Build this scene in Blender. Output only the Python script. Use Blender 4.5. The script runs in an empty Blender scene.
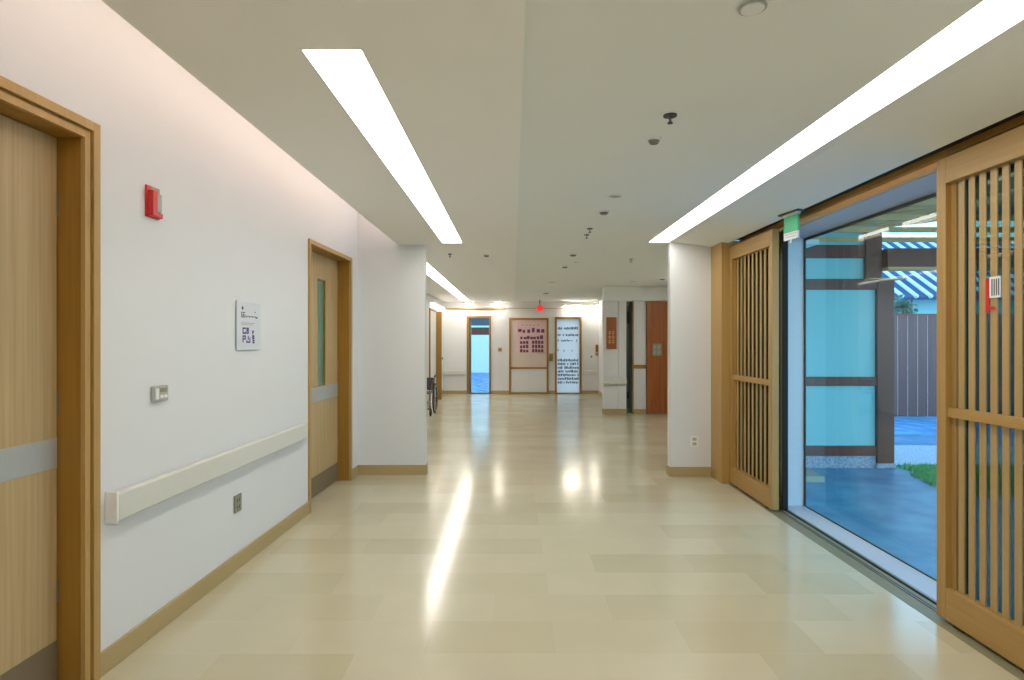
import bpy, bmesh, math, random
from mathutils import Vector, Matrix
random.seed(7)
S = bpy.context.scene
COL = S.collection

# ---------------------------------------------------------------- camera
cd = bpy.data.cameras.new('camera'); cam = bpy.data.objects.new('camera', cd); COL.objects.link(cam)
cam.location = (0, 0, 1.4); cam.rotation_euler = (math.radians(90), 0, 0)
cd.sensor_width = 36; cd.lens = 580/1024*36; cd.shift_x = -1/1024; cd.shift_y = 0; cd.clip_start = .05
S.camera = cam
# ---------------------------------------------------------------- sky and exposure
W = bpy.data.worlds.new('world'); S.world = W; W.use_nodes = True
wn = W.node_tree.nodes; wl = W.node_tree.links
bgn = wn['Background']
tc = wn.new('ShaderNodeTexCoord'); sx = wn.new('ShaderNodeSeparateXYZ'); cr = wn.new('ShaderNodeValToRGB')
wl.new(tc.outputs['Generated'], sx.inputs[0]); wl.new(sx.outputs['Z'], cr.inputs[0]); wl.new(cr.outputs[0], bgn.inputs[0])
cr.color_ramp.elements[0].position = 0.0; cr.color_ramp.elements[0].color = (.52, .82, .98, 1)
cr.color_ramp.elements[1].position = .6; cr.color_ramp.elements[1].color = (.26, .58, 1.0, 1)
SKY = 2.6
bgn.inputs[1].default_value = SKY
S.view_settings.view_transform = 'Standard'; S.view_settings.look = 'None'
S.view_settings.gamma = 1; S.view_settings.use_curve_mapping = False
S.view_settings.exposure = 0.43
LIGHT = 8.0          # linear ceiling lights
COVE = 12.5          # warm cove lamp
LC = (1.0, .965, .89); CC = (1.0, .78, .66)

# ---------------------------------------------------------------- materials
def srgb(r, g, b):
    f = lambda c: (c/255/12.92) if c/255 <= .04045 else ((c/255+.055)/1.055)**2.4
    return (f(r), f(g), f(b), 1)
def new_mat(name):
    m = bpy.data.materials.new(name); m.use_nodes = True
    return m, m.node_tree.nodes, m.node_tree.links, m.node_tree.nodes['Principled BSDF']
def flat(name, c, rough=.6, metal=0, spec=.5, noise=.04, scale=30):
    m, n, l, p = new_mat(name)
    p.inputs['Roughness'].default_value = rough; p.inputs['Metallic'].default_value = metal
    p.inputs['Specular IOR Level'].default_value = spec
    g = n.new('ShaderNodeNewGeometry'); nz = n.new('ShaderNodeTexNoise'); nz.inputs['Scale'].default_value = scale
    mx = n.new('ShaderNodeMix'); mx.data_type = 'RGBA'
    l.new(g.outputs['Position'], nz.inputs['Vector']); l.new(nz.outputs['Fac'], mx.inputs['Factor'])
    mx.inputs['A'].default_value = tuple(x*(1-noise) for x in c[:3])+(1,)
    mx.inputs['B'].default_value = tuple(min(1, x*(1+noise)) for x in c[:3])+(1,)
    l.new(mx.outputs['Result'], p.inputs['Base Color'])
    return m
def wood(name, a, b, axis='Z', rough=.42, scale=55, stretch=.035):
    m, n, l, p = new_mat(name)
    p.inputs['Roughness'].default_value = rough
    t = n.new('ShaderNodeTexCoord'); mp = n.new('ShaderNodeMapping')
    sc = [1, 1, 1]; sc['XYZ'.index(axis)] = stretch
    mp.inputs['Scale'].default_value = sc
    nz = n.new('ShaderNodeTexNoise'); nz.inputs['Scale'].default_value = scale; nz.inputs['Detail'].default_value = 5
    r = n.new('ShaderNodeValToRGB'); r.color_ramp.elements[0].position = .3; r.color_ramp.elements[1].position = .7
    r.color_ramp.elements[0].color = a; r.color_ramp.elements[1].color = b
    l.new(t.outputs['Object'], mp.inputs['Vector']); l.new(mp.outputs[0], nz.inputs['Vector'])
    l.new(nz.outputs['Fac'], r.inputs[0]); l.new(r.outputs[0], p.inputs['Base Color'])
    return m
def emit(name, c, s):
    m = bpy.data.materials.new(name); m.use_nodes = True
    n = m.node_tree.nodes; l = m.node_tree.links
    n.remove(n['Principled BSDF']); e = n.new('ShaderNodeEmission')
    e.inputs[0].default_value = tuple(c)+(1,) if len(c) == 3 else c; e.inputs[1].default_value = s
    l.new(e.outputs[0], n['Material Output'].inputs[0]); return m
def glass(name, tint=(.86, .95, .96, 1), refl=1.0):
    m = bpy.data.materials.new(name); m.use_nodes = True
    n = m.node_tree.nodes; l = m.node_tree.links
    n.remove(n['Principled BSDF'])
    t = n.new('ShaderNodeBsdfTransparent'); t.inputs[0].default_value = tint
    g = n.new('ShaderNodeBsdfGlossy'); g.inputs['Roughness'].default_value = .02
    f = n.new('ShaderNodeFresnel'); f.inputs[0].default_value = 1.5
    mu = n.new('ShaderNodeMath'); mu.operation = 'MULTIPLY'; mu.inputs[1].default_value = refl
    mx = n.new('ShaderNodeMixShader')
    ge = n.new('ShaderNodeNewGeometry'); inv = n.new('ShaderNodeMath'); inv.operation = 'SUBTRACT'; inv.inputs[0].default_value = refl
    l.new(ge.outputs['Backfacing'], inv.inputs[1]); inv.use_clamp = True; l.new(inv.outputs[0], mu.inputs[1])
    l.new(f.outputs[0], mu.inputs[0]); l.new(mu.outputs[0], mx.inputs[0]); l.new(t.outputs[0], mx.inputs[1]); l.new(g.outputs[0], mx.inputs[2])
    l.new(mx.outputs[0], n['Material Output'].inputs[0]); return m
def translucent(name, c):
    m = bpy.data.materials.new(name); m.use_nodes = True
    n = m.node_tree.nodes; l = m.node_tree.links
    p = n['Principled BSDF']; p.inputs['Base Color'].default_value = c; p.inputs['Roughness'].default_value = .5
    t = n.new('ShaderNodeBsdfTranslucent'); t.inputs[0].default_value = c
    mx = n.new('ShaderNodeMixShader'); mx.inputs[0].default_value = .6
    l.new(p.outputs[0], mx.inputs[1]); l.new(t.outputs[0], mx.inputs[2]); l.new(mx.outputs[0], n['Material Output'].inputs[0]); return m

M = {}
M['wall'] = flat('wall_paint', (.73, .735, .74, 1), .7, noise=.01, scale=4)
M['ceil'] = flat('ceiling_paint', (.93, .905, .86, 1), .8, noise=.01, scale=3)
M['ceil_shaded'] = flat('ceiling_paint_shaded', (.84, .86, .82, 1), .8, noise=.01, scale=3)  # dimmer light on the right ceiling half put into its colour
M['base'] = flat('baseboard_vinyl', srgb(178, 155, 108), .45)
M['oak'] = wood('oak_frame', srgb(176, 141, 80), srgb(186, 151, 90))
M['oak_h'] = wood('oak_frame_level', srgb(176, 141, 80), srgb(186, 151, 90), 'Y')
M['oak_gold'] = wood('oak_jamb_golden', srgb(150, 108, 36), srgb(162, 120, 46))
M['leaf'] = wood('oak_veneer_leaf', srgb(174, 148, 104), srgb(192, 168, 124), scale=70, stretch=.02)
M['lattice'] = wood('lattice_timber', srgb(166, 130, 70), srgb(178, 142, 82))
M['lattice_h'] = wood('lattice_timber_level', srgb(166, 130, 70), srgb(178, 142, 82), 'Y')
M['slat'] = wood('lattice_slat', srgb(168, 138, 86), srgb(182, 152, 98))
M['redwood'] = wood('red_brown_timber', srgb(146, 80, 26), srgb(170, 98, 36), scale=30)
M['darkwood'] = wood('dark_stained_timber', srgb(112, 54, 34), srgb(128, 66, 44), scale=20)
M['fence'] = wood('fence_boards', srgb(108, 62, 58), srgb(126, 76, 70), scale=20)
M['kick'] = flat('kick_plate', srgb(120, 104, 80), .5)
M['strip'] = flat('brushed_strip', srgb(178, 182, 180), .45, .25, noise=.03, scale=60)
M['steel'] = flat('brushed_steel', srgb(150, 150, 145), .35, .8)
M['darkmetal'] = flat('dark_metal', srgb(62, 62, 52), .45, .3)
M['greymetal'] = flat('grey_green_metal', srgb(112, 122, 108), .4, .3)
M['white'] = flat('white_plastic', srgb(235, 235, 232), .4)
M['offwhite'] = flat('offwhite_rail', srgb(214, 213, 204), .5)
M['grey'] = flat('grey_plastic', srgb(176, 176, 168), .5)
M['olive'] = flat('olive_grey_plate', srgb(140, 140, 118), .5)
M['red'] = flat('alarm_red', srgb(205, 22, 20), .3)
M['black'] = flat('black_rubber', srgb(34, 34, 38), .6)
M['darkgrey'] = flat('dark_grey', srgb(80, 80, 84), .6)
M['sensor'] = flat('sensor_grey', srgb(118, 118, 108), .5)
M['print'] = flat('grey_print', srgb(70, 72, 84), .7)
M['purple'] = flat('purple_print', srgb(72, 56, 140), .7)
M['pinkpaper'] = flat('pink_paper', srgb(224, 190, 192), .7)
M['beigeboard'] = flat('beige_board', srgb(214, 198, 188), .7)
M['plum'] = flat('plum_print', srgb(112, 62, 96), .7)
M['paper'] = flat('white_paper', srgb(232, 234, 238), .6)
M['gap'] = flat('dark_gap', srgb(30, 26, 22), .8)
M['track'] = flat('threshold_stone', srgb(128, 124, 96), .4)
M['aluminium'] = flat('pale_aluminium', srgb(205, 205, 208), .45, .1)
M['frame_skylit'] = flat('skylit_reveal_paint', (.50, .55, .64, 1), .5)  # blue cast of the skylight put into the white frame colour
M['jamb_skylit'] = flat('skylit_jamb_paint', (.66, .78, .86, 1), .5)  # sky-lit blue and extra brightness of the white jamb put into its colour
M['slotwhite'] = flat('slot_white', (.85, .85, .83, 1), .6)
M['tube'] = emit('ceiling_light_diffuser', LC, LIGHT)
M['tube_cove'] = emit('cove_lamp_diffuser', CC, COVE)
M['spot'] = emit('spot_diffuser', (1, .93, .8), 55); M['strip_lamp'] = emit('strip_lamp_diffuser', (1, .93, .8), 9)
M['plaster'] = flat('white_plaster', (.88, .76, .67, 1), .8)
M['green'] = flat('exit_green', srgb(52, 190, 128), .4)
M['glass'] = glass('window_glass', (.82, .93, .95, 1), 1.0)
M['glass_tinted'] = glass('grey_green_tinted_glass', (.34, .44, .42, 1), .9)
M['glass_green'] = flat('green_tinted_glass', srgb(92, 132, 104), .15)
M['glass_dark'] = flat('dark_reflecting_glass', srgb(92, 108, 106), .12)
M['frosted'] = translucent('frosted_film', (.95, .90, .84, 1))
M['panelwhite'] = flat('plaster_panel', srgb(168, 220, 216), .7, noise=.03, scale=1.5)
M['roofwhite'] = flat('pale_roof_tile', srgb(238, 242, 246), .4)
M['roofdark'] = flat('slate_blue_tile', srgb(34, 66, 104), .7)
M['canopy'] = flat('beige_canopy_board', srgb(238, 186, 126), .7)
M['porchdark'] = flat('teal_grey_board', srgb(96, 118, 128), .7)

def floor_mat():
    m, n, l, p = new_mat('polished_stone_tile')
    g = n.new('ShaderNodeNewGeometry'); mp = n.new('ShaderNodeMapping')
    mp.inputs['Location'].default_value = (.703+6.0, -2.59+12.0, 0)
    b = n.new('ShaderNodeTexBrick'); b.inputs['Scale'].default_value = 1
    b.inputs['Brick Width'].default_value = .6; b.inputs['Row Height'].default_value = .3
    b.inputs['Mortar Size'].default_value = .0011; b.inputs['Mortar Smooth'].default_value = .3
    b.offset = .5; b.offset_frequency = 2
    b.inputs['Color1'].default_value = (.52, .475, .33, 1); b.inputs['Color2'].default_value = (.59, .55, .405, 1)
    b.inputs['Mortar'].default_value = (.60, .55, .42, 1)
    l.new(g.outputs['Position'], mp.inputs[0]); l.new(mp.outputs[0], b.inputs['Vector'])
    nz = n.new('ShaderNodeTexNoise'); nz.inputs['Scale'].default_value = 3.5; nz.inputs['Detail'].default_value = 5
    l.new(g.outputs['Position'], nz.inputs['Vector'])
    mx = n.new('ShaderNodeMix'); mx.data_type = 'RGBA'; mx.blend_type = 'MULTIPLY'; mx.inputs['Factor'].default_value = 1
    r = n.new('ShaderNodeValToRGB'); r.color_ramp.elements[0].color = (.93, .93, .93, 1); r.color_ramp.elements[1].color = (1.05, 1.05, 1.05, 1)
    l.new(nz.outputs['Fac'], r.inputs[0]); l.new(b.outputs['Color'], mx.inputs['A']); l.new(r.outputs[0], mx.inputs['B'])
    l.new(mx.outputs['Result'], p.inputs['Base Color'])
    p.inputs['Roughness'].default_value = .17; p.inputs['Specular IOR Level'].default_value = .8
    n2 = n.new('ShaderNodeTexNoise'); n2.inputs['Scale'].default_value = 2.2
    l.new(g.outputs['Position'], n2.inputs['Vector'])
    mr = n.new('ShaderNodeMapRange'); mr.inputs['To Min'].default_value = .10; mr.inputs['To Max'].default_value = .22
    l.new(n2.outputs['Fac'], mr.inputs['Value']); l.new(mr.outputs[0], p.inputs['Roughness'])
    bp = n.new('ShaderNodeBump'); bp.inputs['Strength'].default_value = .02; bp.inputs['Distance'].default_value = .02
    l.new(n2.outputs['Fac'], bp.inputs['Height']); l.new(bp.outputs[0], p.inputs['Normal'])
    return m
M['floor'] = floor_mat()
def ground_mat(name, a, b, sc, rough=.5):
    m, n, l, p = new_mat(name)
    g = n.new('ShaderNodeNewGeometry'); nz = n.new('ShaderNodeTexNoise'); nz.inputs['Scale'].default_value = sc; nz.inputs['Detail'].default_value = 8
    r = n.new('ShaderNodeValToRGB'); r.color_ramp.elements[0].position = .35; r.color_ramp.elements[1].position = .65
    r.color_ramp.elements[0].color = a; r.color_ramp.elements[1].color = b
    l.new(g.outputs['Position'], nz.inputs['Vector']); l.new(nz.outputs['Fac'], r.inputs[0]); l.new(r.outputs[0], p.inputs['Base Color'])
    p.inputs['Roughness'].default_value = rough; return m
M['paving'] = ground_mat('wet_paving', srgb(58, 118, 156), srgb(102, 156, 186), 3, .35)
M['gravel'] = ground_mat('pale_gravel', srgb(150, 150, 165), srgb(205, 200, 205), 40)
M['bluepond'] = ground_mat('blue_paving', srgb(50, 116, 160), srgb(116, 168, 200), 4)
M['grass'] = flat('grass_blade', srgb(120, 190, 110), .7, noise=.25, scale=8)
M['foliage'] = flat('leaf_foliage', srgb(60, 110, 90), .7, noise=.4, scale=12)

# ---------------------------------------------------------------- helpers
def bx(bm, x0, x1, y0, y1, z0, z1):
    vs = [bm.verts.new((x, y, z)) for x in (x0, x1) for y in (y0, y1) for z in (z0, z1)]
    for f in ((0, 1, 3, 2), (4, 6, 7, 5), (0, 4, 5, 1), (2, 3, 7, 6), (0, 2, 6, 4), (1, 5, 7, 3)):
        bm.faces.new([vs[i] for i in f])
def cyl(bm, c, r, h, axis='Z', seg=24, r2=None):
    """closed cylinder starting at c and running h along axis"""
    r2 = r if r2 is None else r2
    mat = {'Z': Matrix.Identity(3), 'X': Matrix.Rotation(math.pi/2, 3, 'Y'), 'Y': Matrix.Rotation(-math.pi/2, 3, 'X')}[axis]
    c = Vector(c); A = []; B = []
    for i in range(seg):
        a = 2*math.pi*i/seg
        A.append(bm.verts.new(c+mat@Vector((r*math.cos(a), r*math.sin(a), 0))))
        B.append(bm.verts.new(c+mat@Vector((r2*math.cos(a), r2*math.sin(a), h))))
    bm.faces.new(A[::-1]); bm.faces.new(B)
    for i in range(seg):
        j = (i+1) % seg; bm.faces.new((A[i], A[j], B[j], B[i]))
def tube(bm, pts, r, seg=10):
    pts = [Vector(p) for p in pts]; rings = []
    for i, p in enumerate(pts):
        d = (pts[min(i+1, len(pts)-1)]-pts[max(i-1, 0)]).normalized()
        u = d.orthogonal().normalized() if i == 0 else (u - d*u.dot(d)).normalized()
        v = d.cross(u)
        rings.append([bm.verts.new(p+r*(math.cos(2*math.pi*k/seg)*u+math.sin(2*math.pi*k/seg)*v)) for k in range(seg)])
    for a, b in zip(rings, rings[1:]):
        for k in range(seg):
            bm.faces.new((a[k], a[(k+1) % seg], b[(k+1) % seg], b[k]))
    bm.faces.new(rings[0][::-1]); bm.faces.new(rings[-1])
def torus(bm, c, R, r, axis='X', n=32, m=8):
    rings = []
    for i in range(n):
        a = 2*math.pi*i/n; ring = []
        for j in range(m):
            b = 2*math.pi*j/m; d = R+r*math.cos(b)
            p = (d*math.cos(a), d*math.sin(a), r*math.sin(b))
            p = {'X': (p[2], p[0], p[1]), 'Y': (p[0], p[2], p[1]), 'Z': p}[axis]
            ring.append(bm.verts.new(Vector(c)+Vector(p)))
        rings.append(ring)
    for i in range(n):
        for j in range(m):
            bm.faces.new((rings[i][j], rings[(i+1) % n][j], rings[(i+1) % n][(j+1) % m], rings[i][(j+1) % m]))
def obj(name, bm, m, parent=None, bevel=0, smooth=False):
    bmesh.ops.recalc_face_normals(bm, faces=bm.faces)
    me = bpy.data.meshes.new(name); bm.to_mesh(me); bm.free()
    me.materials.append(M[m] if isinstance(m, str) else m)
    if smooth:
        for p in me.polygons: p.use_smooth = True
    o = bpy.data.objects.new(name, me); COL.objects.link(o)
    if parent: o.parent = parent
    if bevel:
        b = o.modifiers.new('bevel', 'BEVEL'); b.width = bevel; b.segments = 2; b.limit_method = 'ANGLE'
    return o
def box(name, m, r, parent=None, bevel=0):
    """r: one box (6 numbers) or a list of boxes"""
    bm = bmesh.new()
    for q in ([r] if not isinstance(r[0], (tuple, list)) else r): bx(bm, *q)
    return obj(name, bm, m, parent, bevel)
def each(name, m, rs, parent, bevel=0):
    for q in rs: box(name, m, q, parent, bevel)
def thing(name, label=None, cat=None, loc=(0, 0, 0), rz=0, group=None, kind=None):
    o = bpy.data.objects.new(name, None); COL.objects.link(o); o.empty_display_size = .1
    o.location = loc; o.rotation_euler = (0, 0, rz)
    return tag(o, label, cat, group, kind)
def tag(o, label=None, cat=None, group=None, kind=None):
    if label: o['label'] = label
    if cat: o['category'] = cat
    if group: o['group'] = group
    if kind: o['kind'] = kind
    return o
def struct(name, m, r, bevel=0):
    return tag(box(name, m, r, None, bevel), kind='structure')
def slab(name, m, x0, x1, y0, y1, z0, z1, holes):
    xs = sorted({x0, x1, *[h[0] for h in holes], *[h[1] for h in holes]}); ys = sorted({y0, y1, *[h[2] for h in holes], *[h[3] for h in holes]})
    rs = []
    for a, b in zip(xs, xs[1:]):
        for c, d in zip(ys, ys[1:]):
            mx_, my_ = (a+b)/2, (c+d)/2
            if any(h[0] < mx_ < h[1] and h[2] < my_ < h[3] for h in holes): continue
            rs.append((a, b, c, d, z0, z1))
    return rs

CZ = 2.39            # ceiling height
YE = 15.04           # end wall
YF = 6.04            # fin wall on the left
YB = -1.6            # wall behind the camera
# the left wall runs at a slight angle; local frame: x = out into the room, y = along
LA = .0285
def lw(y, z=0, off=0):
    x = -1.788+LA*y
    return (x+off, y, z)
def wall_thing(name, label, cat, y, z, group=None, kind=None):
    return thing(name, label, cat, lw(y, z), -LA, group, kind)

# ================================================================ SETTING
struct('floor', 'floor', (-2.6, 2.09, YB, YE+.1, -.1, 0))
struct('floor', 'floor', (2.09, 3.2, 5.953, YE+.1, -.1, 0))
L1 = (-.727, -.512, 1.973, 5.926); L0 = (-.727, -.512, -1.3, 1.3); L2 = (-1.31, -1.095, 6.35, 14.6)
R1 = (1.385, 1.60, -1.0, 5.957)
struct('ceiling', 'ceil', slab('', '', -1.20, .037, YB, YF, CZ, CZ+.05, [L0, L1])+slab('', '', -2.0, .037, YF+.12, YE, CZ, CZ+.05, [L2])
       + [(-1.0, .037, YF, YF+.12, CZ, CZ+.05)])
ZR = CZ+.012
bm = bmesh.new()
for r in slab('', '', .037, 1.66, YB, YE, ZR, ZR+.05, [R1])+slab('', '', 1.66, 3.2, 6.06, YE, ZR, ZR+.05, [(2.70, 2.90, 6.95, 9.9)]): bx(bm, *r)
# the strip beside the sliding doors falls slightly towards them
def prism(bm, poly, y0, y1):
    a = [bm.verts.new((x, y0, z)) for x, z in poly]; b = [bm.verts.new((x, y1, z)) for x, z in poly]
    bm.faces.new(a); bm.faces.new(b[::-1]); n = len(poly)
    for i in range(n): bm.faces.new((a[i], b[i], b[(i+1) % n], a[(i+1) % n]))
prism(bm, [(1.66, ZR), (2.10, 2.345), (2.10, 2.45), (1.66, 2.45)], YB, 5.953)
tag(obj('ceiling', bm, 'ceil_shaded'), kind='structure')
# cove above the left wall
struct('ceiling', 'wall', (-2.2, -1.0, YB, YF, 2.82, 2.88))
struct('wall_cove', 'wall', (-1.06, -1.0, YB, YF, CZ+.05, 2.82))
# left wall (with door openings), built in its own slightly turned frame
D1 = (1.28, 2.398, 2.287); D2 = (4.682, 5.81, 2.22)
t = wall_thing('wall_left', None, None, 0, 0, kind='structure')
def leftwall():
    segs = [(-1.7, D1[0], 0, 2.9), (D1[0], D1[1], D1[2], 2.9), (D1[1], D2[0], 0, 2.9), (D2[0], D2[1], D2[2], 2.9), (D2[1], YF+.1, 0, 2.9)]
    return [(-.2, 0, a, b, c, d) for a, b, c, d in segs]
box('wall_panel', 'wall', leftwall(), t)
def base_left(a, b):
    o = wall_thing('baseboard_left', None, None, a, 0, kind='structure')
    box('baseboard_strip', 'base', (0, .012, 0, b-a, 0, .10), o, .003)
base_left(D1[1], D2[0]); base_left(D2[1], YF-.01); base_left(-1.5, D1[0])
# fin wall
struct('wall_fin', 'wall', [(-1.62, -.915, YF, YF+.12, 0, CZ), (-1.62, -1.20, YF-.0, YF+.12, CZ, 2.9)])
struct('baseboard_fin', 'base', [(-1.62, -.903, YF-.012, YF, 0, .10), (-.915, -.903, YF, YF+.12, 0, .10)], .003)
# left wall beyond the fin
struct('wall_far_left', 'wall', [(-2.0, -1.826, YF+.1, YE+.2, 0, CZ)])
struct('baseboard_far_left', 'base', (-1.826, -1.814, YF+.15, YE, 0, .10))
# back wall, right near wall
struct('wall_back', 'wall', (-2.3, 3.2, YB-.15, YB, 0, 2.9))
struct('wall_right', 'wall', (2.09, 2.465, YB, 1.98, 0, 2.45))
# right pier
struct('wall_pier', 'wall', (1.615, 2.032, 5.953, 6.06, 0, ZR))
struct('baseboard_pier', 'base', [(1.603, 2.032, 5.941, 5.953, 0, .10), (1.603, 1.615, 5.953, 6.06, 0, .10)], .003)
struct('trim_1', 'oak', (2.032, 2.27, 5.65, 6.06, 0.0, 2.37), .002)
struct('wall_outer', 'jamb_skylit', [(2.27, 2.465, 4.90, 6.63, -.05, 2.45)])
# right wing
struct('wall_far_right', 'wall', (3.05, 3.2, 6.69, YE+.2, 0, ZR))
struct('ceiling_bulkhead', 'ceil_shaded', (1.71, 3.05, 10.90, 11.12, 2.14, ZR))
struct('wall_stub', 'wall', [(1.71, 2.137, 10.97, 11.12, 0, 2.14), (1.99, 2.137, 10.94, 10.97, 0, 2.14)])
struct('baseboard_stub', 'base', [(1.70, 2.137, 10.928, 10.94, 0, .10), (1.70, 1.71, 10.94, 11.12, 0, .10)])
struct('wall_wing', 'wall', [(2.28, 2.534, 11.0, 11.1, 0, 2.14), (2.137, 3.05, 11.5, 11.6, 0, 2.14)])
struct('trim_2', 'oak_gold', [(2.262, 2.285, 10.975, 11.0, 0, 2.14), (2.285, 2.52, 10.975, 11.0, .86, .93)])
struct('baseboard_wing', 'base', (2.285, 2.52, 10.985, 11.0, 0, .09))
# end wall
wx = [(-1.2, -.57, 2.02), (1.085, 1.78, 2.0)]
struct('wall_end', 'wall', [(-2.0, -1.2, YE, YE+.15, 0, 2.45), (-1.2, -.57, YE, YE+.15, 2.02, 2.45), (-.57, 1.085, YE, YE+.15, 0, 2.45),
        (1.085, 1.78, YE, YE+.15, 2.0, 2.45), (1.78, 3.2, YE, YE+.15, 0, 2.45), (2.22, 2.45, 14.4, YE, 0, ZR)])
struct('baseboard_end', 'base', [(-1.826, -1.2, YE-.012, YE, 0, .09), (-.57, -.104, YE-.012, YE, 0, .09), (.92, 1.085, YE-.012, YE, 0, .09), (1.78, 2.22, YE-.012, YE, 0, .09),
        (2.208, 2.22, 14.4, YE, 0, .09), (2.208, 2.45, 14.388, 14.4, 0, .09)])
struct('trim_3', 'base', [(-1.826, -.2, YE-.05, YE, 2.20, 2.235), (-.2, 2.2, YE-.03, YE, 2.215, 2.23)])

# ---------------------------------------------------------------- linear lights
def linear_light(h, z, label, group=None):
    x0, x1, y0, y1 = h; cx, cy = (x0+x1)/2, (y0+y1)/2; w, d = (x1-x0)/2, (y1-y0)/2
    t = thing('ceiling_light', label, 'ceiling light', (cx, cy, z), 0, 'long recessed linear ceiling lights')
    box('housing', 'slotwhite', [(-w, -w+.006, -d, d, .0, .05), (w-.006, w, -d, d, 0, .05), (-w, w, -d, -d+.006, 0, .05), (-w, w, d-.006, d, 0, .05), (-w, w, -d, d, .05, .06)], t)
    box('diffuser', 'tube', (-w+.006, w-.006, -d+.006, d-.006, .028, .038), t)
linear_light(L1, CZ, 'white linear ceiling light on the left, nearest, in front of the white fin wall')
linear_light(L0, CZ, 'added unseen linear light behind the viewpoint on the left, brightening the foreground')  # added lamp out of view, helps light the foreground
linear_light(L2, CZ, 'white linear ceiling light running on behind the fin wall to the far end')
linear_light(R1, ZR, 'long white linear ceiling light on the right beside the lattice doors')
linear_light((2.70, 2.90, 6.95, 9.9), ZR, 'added unseen linear light brightening the side passage behind the right pier')  # added lamp, hidden by the pier, to lift the dark wing and stub wall
t = thing('cove_light', 'warm lamp strip hidden in the cove above the left wall', 'lamp', (-1.13, 2.3, CZ+.05))
box('housing', 'slotwhite', (-.03, .03, -3.7, 3.65, 0, .03), t)
box('diffuser', 'tube_cove', (-.025, .025, -3.65, 3.6, .03, .04), t)

# ================================================================ LEFT DOORS
def swing_door(name, D, cas, depth, strip, kick, window=None, grooved=True):
    y0, y1, zt = D
    t = wall_thing(name, None, None, y0, 0, kind='structure'); w = y1-y0
    c1 = cas*.48; c2 = cas*.16
    # outer casing, groove, inner casing (one stepped frame)
    def ring(a, b, xa, xb):
        return [(xa, xb, a, b, 0, zt-a), (xa, xb, w-b, w-a, 0, zt-a), (xa, xb, b, w-b, zt-b, zt-a)]
    if grooved:
        box('casing', 'oak', ring(0, c1, -.01, .016), t, .0015)
        box('casing_groove', 'oak_gold', ring(c1, c1+c2, -.01, .002), t)
        box('inner_casing', 'oak', ring(c1+c2, cas, -.01, .010), t, .0015)
    else:
        box('casing', 'oak', ring(0, cas, -.01, .014), t, .0015)
    box('jamb', 'oak_gold', [(-depth-.06, -.01, cas-.02, cas, 0, zt-cas), (-depth-.06, -.01, w-cas, w-cas+.02, 0, zt-cas), (-depth-.06, -.01, cas-.02, w-cas+.02, zt-cas, zt-cas+.02)], t)
    a, b, top = cas+.003, w-cas-.004, zt-cas-.004
    f = -depth
    if window:
        wy0, wy1, wz0, wz1 = window[0]-y0, window[1]-y0, window[2], window[3]
        lf = box('door_leaf', 'leaf', [(f-.04, f, a, wy0, .012, top), (f-.04, f, wy1, b, .012, top), (f-.04, f, wy0, wy1, .012, wz0), (f-.04, f, wy0, wy1, wz1, top)], t)
        box('vision_panel', 'glass_green', (f-.028, f-.016, wy0, wy1, wz0, wz1), t)
        box('panel_bead', 'oak_gold', [(f-.016, f-.004, wy0, wy0+.008, wz0, wz1), (f-.016, f-.004, wy1-.008, wy1, wz0, wz1), (f-.016, f-.004, wy0, wy1, wz1-.008, wz1)], t)
    else:
        box('door_leaf', 'leaf', (f-.04, f, a, b, .012, top), t)
    box('protection_strip', 'strip', (f, f+.002, a, b, strip[0], strip[1]), t)
    box('kick_plate', 'kick', (f, f+.003, a, b, .014, kick), t)
    each('hinge', 'steel', [(f-.0, f+.006, b-.001, b+.003, z, z+.09) for z in (.35, 1.1, 1.9)], t)
    return t
swing_door('door_1', D1, .076, .104, (.89, 1.009), .20)
swing_door('door_2', D2, .036, .123, (.845, .975), .185, (5.225, 5.43, .98, 1.958), False)
# closing behind the doors
struct('wall_behind_doors', 'wall', [(-2.35, -2.2, YB, YF+.2, 0, 2.9)])

# ---------------------------------------------------------------- things on the left wall
# handrail
t = wall_thing('handrail', 'off-white wall handrail between the two timber doors on the left', 'handrail', 2.44, 0)
box('rail', 'offwhite', (.012, .052, 0.012, 2.11, .632, .752), t, .008)
box('end_cap', 'white', [(0, .054, 0, .012, .625, .76)], t, .003)
box('bracket', 'offwhite', [(0, .012, .012, 2.11, .655, .735)], t)
# fire alarm
t = wall_thing('fire_alarm', 'red fire alarm box high on the white left wall', 'fire alarm', 2.742, 2.05)
box('back_plate', 'red', (0, .012, -.055, .055, -.074, .074), t, .003)
bm = bmesh.new(); bx(bm, .012, .044, -.052, -.012, -.070, .050); bx(bm, .012, .032, -.012, .052, -.070, -.045); bx(bm, .012, .03, -.012, .0, -.045, .05)
obj('housing', bm, 'red', t, .003)
box('strobe_lens', 'grey', (.012, .028, .004, .05, -.042, .045), t, .004)
box('label_strip', 'olive', (.012, .0135, -.02, .05, .053, .070), t); t.scale = (.9, .86, 1)
# thermostat
t = wall_thing('thermostat', 'small grey thermostat panel on the left wall below the fire alarm', 'thermostat', 2.79, 1.143)
box('body', 'grey', (0, .018, -.055, .055, -.037, .037), t, .004)
box('display', 'olive', (.018, .0195, -.012, .042, .006, .026), t)
each('button', 'white', [(.018, .021, -.012, .012, -.022, -.008), (.018, .021, .018, .042, -.022, -.008)], t)
box('side_grille', 'white', (.018, .021, -.045, -.022, -.026, .026), t)
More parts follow.
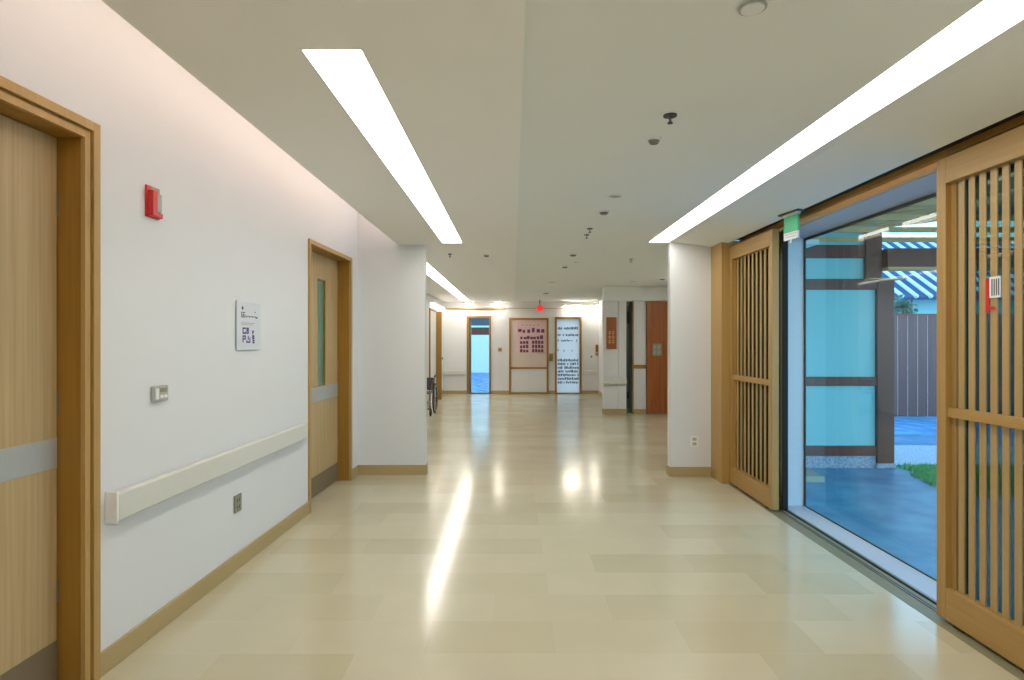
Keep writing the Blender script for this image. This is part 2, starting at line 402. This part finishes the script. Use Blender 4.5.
# outlet
t = wall_thing('wall_outlet', 'olive grey socket plate on the left wall below the handrail', 'socket', 3.545, .403)
box('plate', 'olive', (0, .009, -.042, .042, -.053, .053), t, .003)
each('socket', 'darkgrey', [(.009, .010, -.018, -.010, .008, .030), (.009, .010, .008, .016, .008, .030), (.009, .010, -.018, -.010, -.034, -.012), (.009, .010, .008, .016, -.034, -.012)], t)
# notice on the wall
M['notice'] = flat('notice_acrylic', srgb(214, 218, 224), .35)
t = wall_thing('wall_notice', 'white acrylic notice with grey lettering and purple marks on the left wall', 'notice', 3.675, 1.49)
box('panel', 'notice', (.006, .012, -.153, .153, -.152, .152), t, .002)
each('standoff', 'steel', [(0, .006, -.14, -.12, .12, .14), (0, .006, .12, .14, .12, .14), (0, .006, -.14, -.12, -.14, -.12), (0, .006, .12, .14, -.14, -.12)], t)
bm = bmesh.new()
cyl(bm, (.012, -.085, .108), .011, .0008, 'X', 16); obj('round_mark', bm, 'print', t)
bm = bmesh.new()
for k in range(2):                               # heavy first characters of the heading
    y = -.103+k*.028
    for q in ((y, y+.024, .079, .084), (y, y+.005, .050, .084), (y, y+.024, .050, .055), (y+.012, y+.024, .064, .069), (y+.019, y+.024, .050, .066)): bx(bm, .012, .0128, *q)
obj('heading', bm, 'print', t); bm = bmesh.new()
for k in range(7): bx(bm, .012, .0128, -.040+k*.020, -.028+k*.020, .052+(.004 if k % 2 else 0), .062)
obj('heading_line', bm, 'print', t)
each('small_mark', 'print', [(.012, .0128, .07, .085, .086, .092), (.012, .0128, .09, .11, .048, .058)], t)
each('subheading', 'grey', [(.012, .0126, -.10, .07, .014, .019), (.012, .0126, -.10, .05, .004, .008)], t)
def glyph(_, y, z, w, h, kind):
    s = .0095; bm = bmesh.new()
    q = {'C': [(0, s, 0, h), (0, w, 0, s), (0, w, h-s, h), (w-s, w, 0, h*.4)], 'O': [(0, s, 0, h), (w-s, w, 0, h), (0, w, 0, s), (0, w, h-s, h), (0, w, h*.45, h*.45+s)],
         'P': [(0, s, 0, h), (0, w, h-s, h), (w-s, w, h*.4, h), (0, w, h*.4, h*.4+s)], 'L': [(0, w, 0, s), (w-s, w, 0, h*.8), (w*.4, w*.4+s, h*.4, h), (0, s, 0, h*.4)]}[kind]
    for a, b, c, d in q: bx(bm, .012, .0128, y+a, y+b, z+c, z+d)
    obj('purple_mark', bm, 'purple', t)
glyph(bm, -.085, -.052, .042, .040, 'C'); glyph(bm, -.035, -.052, .028, .040, 'O')
glyph(bm, -.085, -.105, .040, .044, 'P'); glyph(bm, -.037, -.108, .050, .044, 'L')
glyph(bm, .04, -.055, .020, .026, 'P'); glyph(bm, .04, -.085, .026, .026, 'O'); glyph(bm, .045, -.112, .026, .024, 'C')

# ================================================================ RIGHT: sliding door wall
# head: pocket, track fascias, reveal
struct('trim_4', 'gap', (2.10, 2.20, YB, 5.60, 2.365, 2.45))
struct('trim_5', 'oak_gold', (2.185, 2.215, 1.98, 5.60, 2.33, 2.365))
struct('trim_6', 'canopy', (2.215, 2.262, 1.98, 5.60, 2.303, 2.40))
bm = bmesh.new(); prism(bm, [(2.262, 2.296), (2.465, 2.258), (2.465, 2.5), (2.262, 2.5)], 1.98, 4.90)
tag(obj('trim_7', bm, 'frame_skylit'), kind='structure')
struct('trim_8', 'frame_skylit', (2.275, 2.465, 1.98, 4.90, -.06, 0.0))
# stone threshold with steel tracks
struct('trim_9', 'track', (2.09, 2.275, YB, 5.953, -.1, 0.001))
struct('trim_10', 'steel', [(2.178, 2.186, 1.98, 5.60, .001, .006), (2.246, 2.262, 1.98, 5.60, .001, .008)])
struct('trim_11', 'gap', [(2.188, 2.200, 1.98, 5.60, .0, .003), (2.234, 2.246, 1.98, 5.60, 0, .004)])

def lattice_door(name, xf, ya, yb, n, lath=.05, sw=.3):
    """xf: face towards the room; ya..yb along the wall"""
    t = thing(name, None, None, (xf, ya, 0), 0, kind='structure'); w = yb-ya
    z0, z1 = .016, 2.303; st = .062; br = .158; tr = .128; th = .055
    box('stile', 'lattice', (0, th, 0, st, z0, z1), t, .0015)
    box('stile', 'lattice', (0, th, w-st, w, z0, z1), t, .0015)
    box('bottom_rail', 'lattice_h', (0, th, st, w-st, z0, z0+br), t, .0015)
    box('top_rail', 'lattice_h', (0, th, st, w-st, z1-tr, z1), t, .0015)
    box('middle_rail', 'lattice_h', (.010, .045, st, w-st, 1.02, 1.068), t, .0015)
    each('edge_lath', 'lattice', [(.028, .046, w-st-lath, w-st, z0+br, z1-tr), (.028, .046, st, st+lath, z0+br, z1-tr)], t)
    g = w-2*st-2*lath; p = g/n
    for k in range(n):
        c = st+lath+p*(k+.5)
        box('slat', 'slat', [(.030, .036, c-p*sw, c+p*sw, z0+br, 1.02), (.030, .036, c-p*sw, c+p*sw, 1.068, z1-tr)], t)
    box('roller', 'darkmetal', [(.008, .026, .10, .16, 0.0, z0), (.008, .026, w-.16, w-.10, 0.0, z0)], t)
    return t
lattice_door('door_3', 2.140, 1.99, 2.931, 12, .03, .29)
lattice_door('door_4', 2.108, 4.716, 5.645, 9, .02, .19)
# notice stuck behind the slats of the near lattice door
Yn = 2.60
t = thing('door_notice', 'small white and red notice stuck on the near lattice door', 'notice', (2.164, 2.615, 1.60))
box('sheet', 'paper', (0, .003, -.040, .020, -.01, .085), t)
box('red_band', 'red', [(-.001, .003, .021, .040, -.075, .08), (-.001, .003, -.006, .021, -.062, -.05)], t)
each('print', 'print', [(-.0008, 0, -.034+k*.012, -.028+k*.012, 0.0, .075) for k in range(4)], t)

# metal and glass sliding leaves parked behind the lattice doors
def glass_leaf(name, x, y):
    t = thing(name, None, None, (x, y, 0), 0, kind='structure')
    box('frame', 'greymetal', [(-.018, .012, 0, .045, .01, 2.30), (-.018, .012, .795, .84, .01, 2.30), (-.018, .012, .045, .795, .01, .09), (-.018, .012, .045, .795, 2.23, 2.30)], t, .002)
    box('edge_strip', 'gap', (-.022, .016, -.012, 0, .01, 2.30), t)
    box('pane', 'glass_tinted', (-.006, 0, .045, .795, .09, 2.23), t)
glass_leaf('door_5', 2.232, 4.76)
glass_leaf('door_9', 2.232, 2.05)
struct('trim_12', 'darkmetal', (2.262, 2.272, 4.79, 4.90, 0, 2.30))
# outer window of the reveal
t = thing('window_1', None, None, (2.455, 1.98, 0), 0, kind='structure')
box('window_frame', 'darkmetal', [(0, .012, 0, 2.92, 2.236, 2.256), (0, .012, 2.902, 2.92, 0, 2.24), (0, .012, 0, .05, 0, 2.24), (0, .012, 0, 2.92, 0, .006)], t)
box('pane', 'glass', (.003, .009, .05, 2.902, .006, 2.236), t)
struct('wall_outer_near', 'frame_skylit', (2.275, 2.465, .6, 1.98, -.05, 2.5))
# exit sign on the ceiling
t = thing('exit_sign', 'green and white exit sign hanging beside the far lattice door', 'exit sign', (2.065, 4.36, 2.353), math.radians(8))
box('ceiling_plate', 'darkmetal', (-.03, .035, -.17, .08, -.012, .006), t, .002)
box('casing', 'aluminium', (-.014, .014, -.135, .045, -.03, -.012), t)
box('panel', 'green', (-.006, .006, -.130, .040, -.150, -.03), t)
box('lower_panel', 'paper', (-.006, .006, -.130, .040, -.205, -.150), t)
bm = bmesh.new()
for k in range(5): bx(bm, -.0075, -.006, -.115+k*.030, -.100+k*.030, -.170, -.160)
bx(bm, -.0075, -.006, -.11, .02, -.186, -.181)
obj('lettering', bm, 'grey', t)
bm = bmesh.new(); cyl(bm, (0, -.04, -.228), .009, .024, 'Z', 14); obj('test_button', bm, 'white', t)
# outlet on the pier
t = thing('wall_outlet', 'white socket plate low on the pier left of the lattice door', 'socket', (1.86, 5.953, .36))
box('plate', 'white', (-.04, .04, -.009, 0, -.055, .055), t, .003)
each('socket', 'grey', [(-.02, .02, -.011, -.009, .008, .04), (-.02, .02, -.011, -.009, -.04, -.008)], t)

# ================================================================ CEILING FITTINGS
def disc_fitting(name, label, cat, x, y, z, r, style, group):
    t = thing(name, label, cat, (x, y, z), 0, group)
    bm = bmesh.new()
    if style == 'cover':
        cyl(bm, (0, 0, -.010), r*.9, .010, r2=r, seg=28); obj('cover', bm, 'slotwhite', t)
        bm = bmesh.new(); torus(bm, (0, 0, -.004), r*1.02, .004, 'Z'); obj('rim', bm, 'grey', t)
    elif style == 'sprinkler':
        cyl(bm, (0, 0, -.006), r, .006); obj('escutcheon', bm, 'darkgrey', t)
        bm = bmesh.new(); cyl(bm, (0, 0, -.034), .006, .030, seg=12); obj('stem', bm, 'steel', t)
        bm = bmesh.new(); cyl(bm, (0, 0, -.038), .012, .004, seg=16); obj('deflector', bm, 'darkgrey', t)
    elif style == 'detector':
        cyl(bm, (0, 0, -.014), r*.95, .014, r2=r); obj('base', bm, 'white', t)
        bm = bmesh.new(); cyl(bm, (0, 0, -.028), r*.55, .014, r2=r*.78); obj('sensor', bm, 'sensor', t)
    else:
        torus(bm, (0, 0, -.002), r, .005, 'Z'); obj('rim', bm, 'white', t)
        bm = bmesh.new(); cyl(bm, (0, 0, -.002), r*.9, .004); obj('reflector', bm, 'grey', t)
CF = [('ceiling_cover', 'white round ceiling cover nearest the viewpoint, at the top of the picture', 'cover', .72, 1.743, .037, 'cover'),
      ('sprinkler', 'dark pendent sprinkler, nearest in the row on the right half of the ceiling', 'sprinkler', .70, 2.584, .030, 'sprinkler'),
      ('smoke_detector', 'small white and dark detector just beyond the nearest sprinkler', 'detector', .70, 2.88, .036, 'detector'),
      ('downlight', 'flat dark downlight in the ceiling row, before the second detector', 'downlight', .71, 4.04, .048, 'down'),
      ('smoke_detector', 'dark detector beyond the flat downlight in the ceiling row', 'detector', .705, 4.50, .045, 'detector'),
      ('sprinkler', 'second sprinkler along the ceiling row, beyond the second detector', 'sprinkler', .69, 5.21, .026, 'sprinkler'),
      ('sprinkler', 'third sprinkler along the ceiling row, close behind the second', 'sprinkler', .70, 5.515, .024, 'sprinkler'),
      ('smoke_detector', 'third detector along the ceiling row, halfway down the corridor', 'detector', .70, 6.75, .05, 'detector'),
      ('downlight', 'pale round downlight standing right of the ceiling row, mid corridor', 'downlight', .81, 7.45, .05, 'down'),
      ('smoke_detector', 'fourth detector along the ceiling row', 'detector', .70, 7.86, .05, 'detector'),
      ('downlight', 'far round downlight in the ceiling row', 'downlight', .68, 10.06, .07, 'down'),
      ('smoke_detector', 'last detector of the ceiling row, near the far end', 'detector', .69, 12.2, .08, 'detector'),
      ('sprinkler', 'tiny sprinkler on the left half of the ceiling above the fin wall end', 'sprinkler', -.725, 6.67, .022, 'sprinkler'),
      ('smoke_detector', 'dark detector on the left half of the ceiling', 'detector', -.307, 6.71, .042, 'detector'),
      ('sprinkler', 'tiny sprinkler on the right ceiling left of the white pier', 'sprinkler', 1.46, 7.17, .022, 'sprinkler'),
      ('smoke_detector', 'dark detector on the ceiling above the brown timber door', 'detector', 2.42, 9.4, .06, 'detector'),
      ('downlight', 'small downlight on the ceiling before the far stub wall', 'downlight', 2.05, 9.9, .05, 'down')]
for n_, lab, cat, x, y, r, st_ in CF:
    z = CZ if x < .037 else ZR
    disc_fitting(n_, lab, cat, x, y, z, r, st_, {'sprinkler': 'sprinklers on the ceiling', 'smoke_detector': 'detectors on the ceiling', 'downlight': 'downlights on the ceiling', 'ceiling_cover': None}[n_])

# ================================================================ FAR END
def end_window(name, x0, x1, zt, pane):
    t = thing(name, None, None, ((x0+x1)/2, YE, 0), 0, kind='structure'); w = (x1-x0)/2
    box('window_frame', 'oak_gold', [(-w, -w+.05, -.02, .13, 0, zt), (w-.05, w, -.02, .13, 0, zt), (-w+.05, w-.05, -.02, .13, zt-.05, zt)], t)
    box('pane', pane, (-w+.05, w-.05, .06, .066, .03, zt-.05), t)
    box('bottom_rail', 'greymetal', (-w+.05, w-.05, .05, .08, 0, .03), t)
    return t
t = end_window('window_2', -1.2, -.57, 2.02, 'glass')
box('side_post', 'greymetal', (-.265, -.20, .04, .08, 0, 1.97), t)
t = end_window('window_3', 1.085, 1.78, 2.0, 'frosted')
bm = bmesh.new()
rows = [(1.67, .085, 1.1), (1.50, .065, 1.1), (1.36, .055, .7), (1.10, .06, .4)] + [(.84-.096*i, .072, 1.1) for i in range(7)]
for z, h, dens in rows:
    x = -.27; bm = bmesh.new()
    while x < .25:
        wd = random.uniform(.018, .045)
        if random.random() < .85*dens: bx(bm, x, x+wd*.8, .055, .0595, z+random.uniform(0, .012), z+h*random.uniform(.6, 1))
        x += wd*1.15
    obj('frosting_pattern', bm, 'darkgrey', t)
# notice board
t = thing('notice_board', 'timber framed notice board on the far wall between the two glass doors', 'notice board', (.408, YE, 0))
w = .512
box('frame', 'oak_gold', [(-w, -w+.05, -.035, 0, 0, 1.97), (w-.05, w, -.035, 0, 0, 1.97), (-w+.05, w-.05, -.035, 0, 1.92, 1.97), (-w+.05, w-.05, -.035, 0, .65, .70), (-w+.05, w-.05, -.035, 0, 0, .05)], t)
box('backing', 'beigeboard', (-w+.05, w-.05, -.012, 0, .70, 1.92), t)
box('lower_panel', 'wall', (-w+.05, w-.05, -.015, 0, .05, .65), t)
t = thing('poster', 'pink poster with plum coloured picture grid on the notice board', 'poster', (.43, YE-.0121, 1.06))
box('sheet', 'pinkpaper', (-.38, .42, -.004, 0, 0, .84), t)
each('printed_block', 'plum', [(-.30+k*.12, -.30+k*.12+random.uniform(.06, .10), -.006, -.004, .52+random.uniform(0, .03), .60+random.uniform(0, .06)) for k in range(6)], t)
def printed_row(rs):
    bm = bmesh.new()
    for q in rs: bx(bm, *q)
    obj('printed_row', bm, 'plum', t)
printed_row([(-.24+k*.085, -.24+k*.085+random.uniform(.055, .08), -.006, -.004, .36, .43+random.uniform(-.02, .04)) for k in range(7)])
for r in range(3):
    for g in (range(3), range(4, 8)):
        printed_row([(-.25+k*.078, -.25+k*.078+.062, -.006, -.004, .02+r*.11, .02+r*.11+.09*random.uniform(.75, 1)) for k in g])
each('printed_mark', 'plum', [(-.2+k*.1, -.2+k*.1+.04, -.006, -.004, .72, .735) for k in range(5)], t)
# small fittings on the end wall
t = thing('light_switch', 'small tan switch on the far wall right of the blue glass door', 'switch', (-.337, YE, 1.15))
box('plate', 'base', (-.05, .05, -.012, 0, -.05, .05), t); box('rocker', 'oak_gold', (-.02, .02, -.018, -.012, -.03, .03), t)
t = thing('hand_sanitiser', 'small tan dispenser on the far wall right of the notice board', 'dispenser', (.985, YE, .93))
box('body', 'oak_gold', (-.04, .04, -.07, 0, -.08, .12), t, .01); box('spout', 'white', (-.02, .02, -.07, -.01, -.1, -.08), t)
t = thing('wall_phone', 'red brown panel on the far wall beside the corner on the right', 'panel', (2.17, YE, 1.1))
box('panel', 'redwood', (-.03, .03, -.03, 0, -.1, .18), t, .004); box('button', 'white', (-.015, .015, -.035, -.03, -.05, -.02), t)
t = thing('call_button', 'tiny switch left of the red brown panel on the far wall', 'switch', (2.03, YE, .97))
box('plate', 'olive', (-.02, .02, -.01, 0, -.03, .03), t); box('button', 'red', (-.008, .008, -.014, -.01, -.008, .008), t)
# rails
t = thing('handrail', 'pale handrail on the far wall right of the patterned glass door', 'handrail', (1.80, YE, .5))
box('rail', 'offwhite', (0, .40, -.06, -.02, 0, .11), t, .01); each('bracket', 'white', [(.05, .09, -.02, 0, .02, .09), (.3, .34, -.02, 0, .02, .09)], t)
t = thing('handrail', 'pale handrail on the far wall left of the blue glass door', 'handrail', (-1.80, YE, .5))
box('rail', 'offwhite', (0, .57, -.06, -.02, 0, .11), t, .01); each('bracket', 'white', [(.05, .09, -.02, 0, .02, .09), (.45, .49, -.02, 0, .02, .09)], t)
t = thing('handrail', 'off-white handrail on the stub wall below the wooden sign', 'handrail', (1.72, 10.97, .57))
box('rail', 'offwhite', (-.03, .416, -.085, -.035, 0, .11), t, .01); each('bracket', 'white', [(.05, .09, -.035, 0, .02, .09), (.20, .24, -.035, 0, .02, .09)], t)
# red exit lamp
t = thing('emergency_sign', 'small red lit sign hanging from the ceiling at the far end', 'sign', (.665, 14.4, 2.39))
box('stem', 'darkmetal', (-.01, .01, -.01, .01, -.14, .012), t)
M['redlit'] = emit('red_lit_panel', (.95, .03, .03), .9)
box('panel', 'redlit', (-.07, .07, -.02, .02, -.27, -.14), t)
# spot lights and strip at the far end
for x, lab in ((-.36, 'bright small spot lamp at the far ceiling, left of the red sign'), (2.08, 'bright small spot lamp at the far ceiling, near the right corner'), (-1.15, 'bright spot lamp at the end of the far left linear light')):
    t = thing('spot_lamp', lab, 'spot lamp', (x, 14.75, 2.36 if x < 2 else 2.29), 0, 'spot lamps at the far end')
    box('bracket', 'white', (-.02, .02, -.02, .02, .05, 2.39-t.location.z), t)
    bm = bmesh.new(); cyl(bm, (0, 0, -.02), .07, .07, 'Z', 20, .045); obj('housing', bm, 'white', t)
    bm = bmesh.new(); cyl(bm, (0, 0, -.045), .062, .025, 'Z', 20, .066); obj('lens', bm, 'spot', t)
t = thing('wall_light', 'long bright lamp strip high on the far wall above the patterned glass door', 'lamp', (1.68, YE, 2.27))
box('housing', 'white', (-.42, .42, -.07, 0, 0, .05), t); box('diffuser', 'strip_lamp', (.06, .41, -.075, -.02, -.02, 0), t); box('bright_diffuser', 'spot', (-.36, .06, -.078, -.02, -.024, 0), t)
t = thing('wall_light', 'warm lamp strip along the far left wall above the timber door', 'lamp', (-1.826, 13.9, 2.22))
box('housing', 'white', (0, .06, -1.05, 1.05, 0, .05), t); box('diffuser', 'strip_lamp', (.005, .065, -1.04, 1.04, -.025, 0), t)
# far left door
t = thing('door_6', None, None, (-1.826, 12.6, 0), 0, kind='structure')
box('casing', 'oak_gold', [(0, .03, 0, .05, 0, 2.1), (0, .145, 1.02, 1.10, 0, 2.07), (0, .03, .05, 1.02, 2.05, 2.1)], t)
box('door_leaf', 'white', (0, .02, .05, 1.02, .01, 2.05), t)
bm = bmesh.new(); cyl(bm, (.145, 1.03, .97), .03, .04, 'X', 16); obj('door_handle', bm, 'steel', t)

# stub wall: wooden sign
t = thing('wooden_sign', 'brown wooden sign with pale carved marks on the stub wall', 'sign', (1.859, 10.97, 1.23))
box('board', 'redwood', (-.095, .095, -.03, -.002, 0, .597), t, .004)
bm = bmesh.new()
for r in range(3):
    for c in range(2):
        x = -.06+c*.065; z = .10+r*.085
        bx(bm, x, x+.05, -.033, -.03, z+.05, z+.06); bx(bm, x+.02, x+.03, -.033, -.03, z, z+.07); bx(bm, x, x+.05, -.033, -.03, z+.02, z+.03)
obj('carved_marks', bm, 'canopy', t)
# dark glass door between stub and wing wall
t = thing('door_7', None, None, (2.137, 11.18, 0), 0, kind='structure')
box('frame', 'greymetal', [(0, .03, 0, .04, 0, 2.14), (.12, .17, 0, .04, 0, 2.14), (.03, .12, 0, .04, 0, .08), (.03, .12, 0, .04, 2.06, 2.14)], t)
box('pane', 'glass_dark', (.03, .12, .015, .025, .08, 2.06), t)
each('lock', 'black', [(.06, .10, 0, .015, .28, .40), (.06, .10, 0, .015, 1.72, 1.95)], t)
# brown timber sliding door
t = thing('door_8', None, None, (2.524, 10.93, 0), 0, kind='structure')
bm = bmesh.new()
for k in range(5): bx(bm, k*.107, k*.107+.104, 0, .05, .01, 2.125)
bx(bm, 0, .53, .012, .05, .01, 2.125)
obj('door_leaf', bm, 'redwood', t, .002)
box('emblem_plate', 'olive', (.105, .275, -.012, 0, 1.10, 1.33), t)
bm = bmesh.new()
for r in range(2):
    for c in range(2):
        x = .118+c*.078; z = 1.12+r*.10
        bx(bm, x, x+.06, -.016, -.012, z+.07, z+.082); bx(bm, x+.025, x+.036, -.016, -.012, z, z+.08); bx(bm, x, x+.06, -.016, -.012, z+.03, z+.042); bx(bm, x, x+.012, -.016, -.012, z, z+.06)
obj('emblem_marks', bm, 'grey', t)

# ---------------------------------------------------------------- wheelchair behind the fin wall
t = thing('wheelchair', 'folded wheelchair with dark seat parked behind the white fin wall', 'wheelchair', (-1.64, 10.95, 0))
for sx_ in (-1, 1):
    x = sx_*.15
    bm = bmesh.new(); torus(bm, (x, .12, .29), .275, .014, 'X', 36); wh = obj('wheel', bm, 'black', t, smooth=True)
    bm = bmesh.new(); cyl(bm, (x-.02, .12, .29), .025, .04, 'X', 12)
    for k in range(12):
        a = math.pi*2*k/12; tube(bm, [(x, .12, .29), (x, .12+.265*math.cos(a), .29+.265*math.sin(a))], .0025, 5)
    obj('spokes', bm, 'steel', wh)
    bm = bmesh.new(); torus(bm, (x+sx_*.02, .12, .29), .24, .007, 'X', 32); obj('hand_rim', bm, 'steel', wh, smooth=True)
    bm = bmesh.new(); torus(bm, (x*.9, -.32, .075), .058, .017, 'X', 20); obj('caster', bm, 'black', t, smooth=True)
    bm = bmesh.new()
    tube(bm, [(x*.85, .16, .18), (x*.85, .18, .66), (x*.85, .30, .70)], .011); tube(bm, [(x*.85, .17, .42), (x*.85, -.30, .42), (x*.85, -.38, .16)], .011)
    tube(bm, [(x*.85, .17, .20), (x*.85, -.28, .20), (x*.9, -.32, .075)], .010); tube(bm, [(x*.85, .16, .60), (x*.85, -.12, .60), (x*.85, -.16, .42)], .010)
    obj('side_frame', bm, 'steel', t, smooth=True)
    bm = bmesh.new(); tube(bm, [(x*.85, .24, .685), (x*.85, .34, .71)], .016); obj('push_handle', bm, 'black', t)
    box('armrest', 'black', (x*.85-.02, x*.85+.02, -.14, .14, .605, .632), t, .006)
    box('footplate', 'darkgrey', (min(x*.85, x*.2), max(x*.85, x*.2), -.46, -.36, .14, .155), t, .003)
box('seat', 'darkgrey', (-.125, .125, -.25, .15, .40, .425), t, .008)
box('backrest', 'darkgrey', (-.125, .125, .165, .19, .44, .68), t, .008)

# ================================================================ OUTSIDE
GZ = -.06
struct('ground_paving', 'paving', (2.465, 12, -2, 9.0, GZ-.1, GZ))
struct('ground_court', 'bluepond', (3.2, 24, 9.0, 40, GZ-.1, GZ-.001))
M['speckle'] = ground_mat('speckled_blue_paving', srgb(40, 66, 100), srgb(130, 156, 190), 5)
struct('ground_behind', 'speckle', (-14, 3.2, YE+.15, 60, GZ-.1, GZ-.001))
tag(box('gravel_bed', 'gravel', (4.35, 9.0, 6.75, 8.0, GZ, GZ+.008)), 'pale gravel bed beside the dark post outside', 'gravel', kind='stuff')
bm = bmesh.new()
for i in range(9000):
    x = random.uniform(4.0, 6.2); y = random.uniform(5.4, 7.1)
    if x < 4.20+(y-5.8)*.19 or y > 6.72 or (x < 4.40 and y > 6.30): continue
    h = random.uniform(.02, .06); a = random.uniform(0, math.pi); dx, dy = .009*math.cos(a), .009*math.sin(a)
    v = [bm.verts.new(p) for p in ((x-dx, y-dy, GZ), (x+dx, y+dy, GZ), (x+random.uniform(-.02, .02), y+random.uniform(-.02, .02), GZ+h))]
    bm.faces.new(v)
tag(obj('grass', bm, 'grass'), 'strip of short green grass beside the paving outside', 'grass', kind='stuff')
# annex facade
FY = 6.586
t = thing('annex_wall', 'pale panelled annex wall with dark timber beams seen through the glass', 'building', (2.47, FY, GZ))
zb = lambda z: z-GZ
box('panel', 'panelwhite', (0, 1.66, .03, .10, 0, zb(2.75)), t)
for z0, z1 in ((2.331, 2.479), (1.973, 2.093), (.878, .98), (.083, .196)):
    box('beam', 'darkwood', (0, 1.663, 0, .05, zb(z0), zb(z1)), t, .004)
box('plinth', 'gravel', (0, 1.66, .02, .08, 0, zb(.083)), t)
t = thing('timber_post', 'dark timber post at the corner of the pale annex wall', 'post', (4.23, FY, GZ))
box('shaft', 'darkwood', (-.097, .097, -.01, .12, .06, zb(2.08)), t, .006); box('base', 'gravel', (-.11, .11, -.02, .13, 0, .06), t, .01)
t = thing('timber_post', 'upper brown timber post under the porch roof above the annex corner', 'post', (4.10, FY, zb(2.093)+GZ))
box('shaft', 'darkwood', (-.10, .08, -.02, .12, 0, .55), t, .004); box('cap', 'canopy', (-.12, .30, -.12, .14, -.012, .0), t)
t = thing('porch_beam', 'brown timber beam crossing under the porch roof outside', 'beam', (4.2, 6.5, 2.19))
box('beam', 'darkwood', (0, 3.4, 0, .15, .03, .24), t, .005); box('flashing', 'canopy', (0, 3.4, -.01, .16, 0, .03), t)
t = thing('porch_roof', 'porch roof with sloping beige boards and grey rafters outside', 'roof', (2.5, 3.0, 2.50))
bm = bmesh.new()
for k in range(14):
    y = k*.30
    vs = [bm.verts.new(p) for p in ((0, y, .02), (2.6, y-.0, .32), (2.6, y+.29, .345), (0, y+.29, .06))]
    bm.faces.new(vs)
    vs2 = [bm.verts.new((v.co.x, v.co.y, v.co.z+.03)) for v in vs]; bm.faces.new(vs2[::-1])
    for i in range(4): bm.faces.new((vs[i], vs[(i+1) % 4], vs2[(i+1) % 4], vs2[i]))
obj('boarding', bm, 'canopy', t)
for k in range(7):
    box('rafter', 'canopy', (0, 4.2, k*.6, k*.6+.05, .02, .07), t)
# fence
box('cover', 'porchdark', (0, 4.4, -1.0, 4.3, .42, .46), bpy.data.objects['porch_roof'])
t = thing('board_fence', 'dark vertical board fence across the court outside', 'fence', (6.4, 11.07, GZ))
box('boards', 'fence', [(k*.19, k*.19+.178, 0, .025, .0, 1.93) for k in range(20)], t)
box('cover_strip', 'gravel', [(k*.19+.180, k*.19+.188, .0, .015, .0, 1.93) for k in range(20)], t)
box('cap_rail', 'darkwood', (0, 3.8, -.02, .05, 1.93, 1.96), t)
# tiled house behind
t = thing('tiled_house', 'house with pale ribbed tile roof rising behind the board fence', 'building', (8.0, 15.0, GZ))
box('wall', 'panelwhite', (1.25, 7.2, .6, .8, 0, 2.80), t)
box('corner_post', 'darkwood', (2.40, 2.54, .3, .5, 0, 2.65), t)
bm = bmesh.new()
SL = .62
for z0_, z1_ in ((0, .08),):
    vs = [(0, 0, 0), (7.5, 0, 0), (7.5, 3.4, 3.4*SL), (0, 3.4, 3.4*SL)]
    lo = [bm.verts.new((x, y, z+2.50)) for x, y, z in vs]; hi = [bm.verts.new((x, y, z+2.58)) for x, y, z in vs]
    bm.faces.new(lo[::-1]); bm.faces.new(hi)
    for i in range(4): bm.faces.new((lo[i], lo[(i+1) % 4], hi[(i+1) % 4], hi[i]))
obj('roof', bm, 'roofdark', t)
bm = bmesh.new()
for k in range(20): tube(bm, [(.2+k*.37, -.03, 2.58), (.2+k*.37, 3.4, 2.58+3.4*SL)], .058, 8)
obj('tile_rib', bm, 'roofwhite', t, smooth=True)
def bush(name, label, cat, c, r, n=260, m='foliage'):
    bm = bmesh.new()
    for i in range(n):
        p = Vector((random.gauss(0, 1), random.gauss(0, 1), random.gauss(0, 1))).normalized()*random.uniform(.5, 1)
        p = Vector((p.x*r[0], p.y*r[1], p.z*r[2])); s = .09
        a = Vector((random.uniform(-1, 1), random.uniform(-1, 1), random.uniform(-1, 1))).normalized()*s; b = a.orthogonal().normalized()*s*.5
        bm.faces.new([bm.verts.new(p+q) for q in (a, b, -a, -b)])
    o = thing(name, label, cat, c); obj('foliage', bm, m, o)
    bm = bmesh.new(); cyl(bm, (0, 0, -c[2]+GZ), .04, c[2]-GZ, seg=8, r2=.02); obj('trunk', bm, 'darkwood', o)
bush('shrub', 'shrub showing over the fence below the tiled roof', 'shrub', (9.42, 14.0, 1.95), (.30, .3, .55), 260)
# seen through the far blue glass door
t = thing('garden_wall', 'pale garden wall far outside the blue glass door', 'wall', (-3, 26, GZ))
box('wall', 'plaster', (-6, 9, 0, .2, 0, 2.6), t); box('coping', 'roofdark', (-6, 9, -.1, .3, 2.6, 2.75), t)
t = thing('eave', 'dark timber eave with pale gutter outside the blue glass door', 'eave', (-1.3, 17.0, 1.55))
box('fascia', 'darkwood', (-1.6, 1.6, 0, .1, 0, .22), t); box('gutter', 'roofwhite', (-1.6, 1.6, -.06, .05, .22, .27), t)
box('boarding', 'darkgrey', (-1.6, 1.6, 0, .1, .27, .85), t)
each('post', 'darkwood', [(-1.6, -1.5, 0, .1, -1.61, 0), (1.5, 1.6, 0, .1, -1.61, 0)], t)
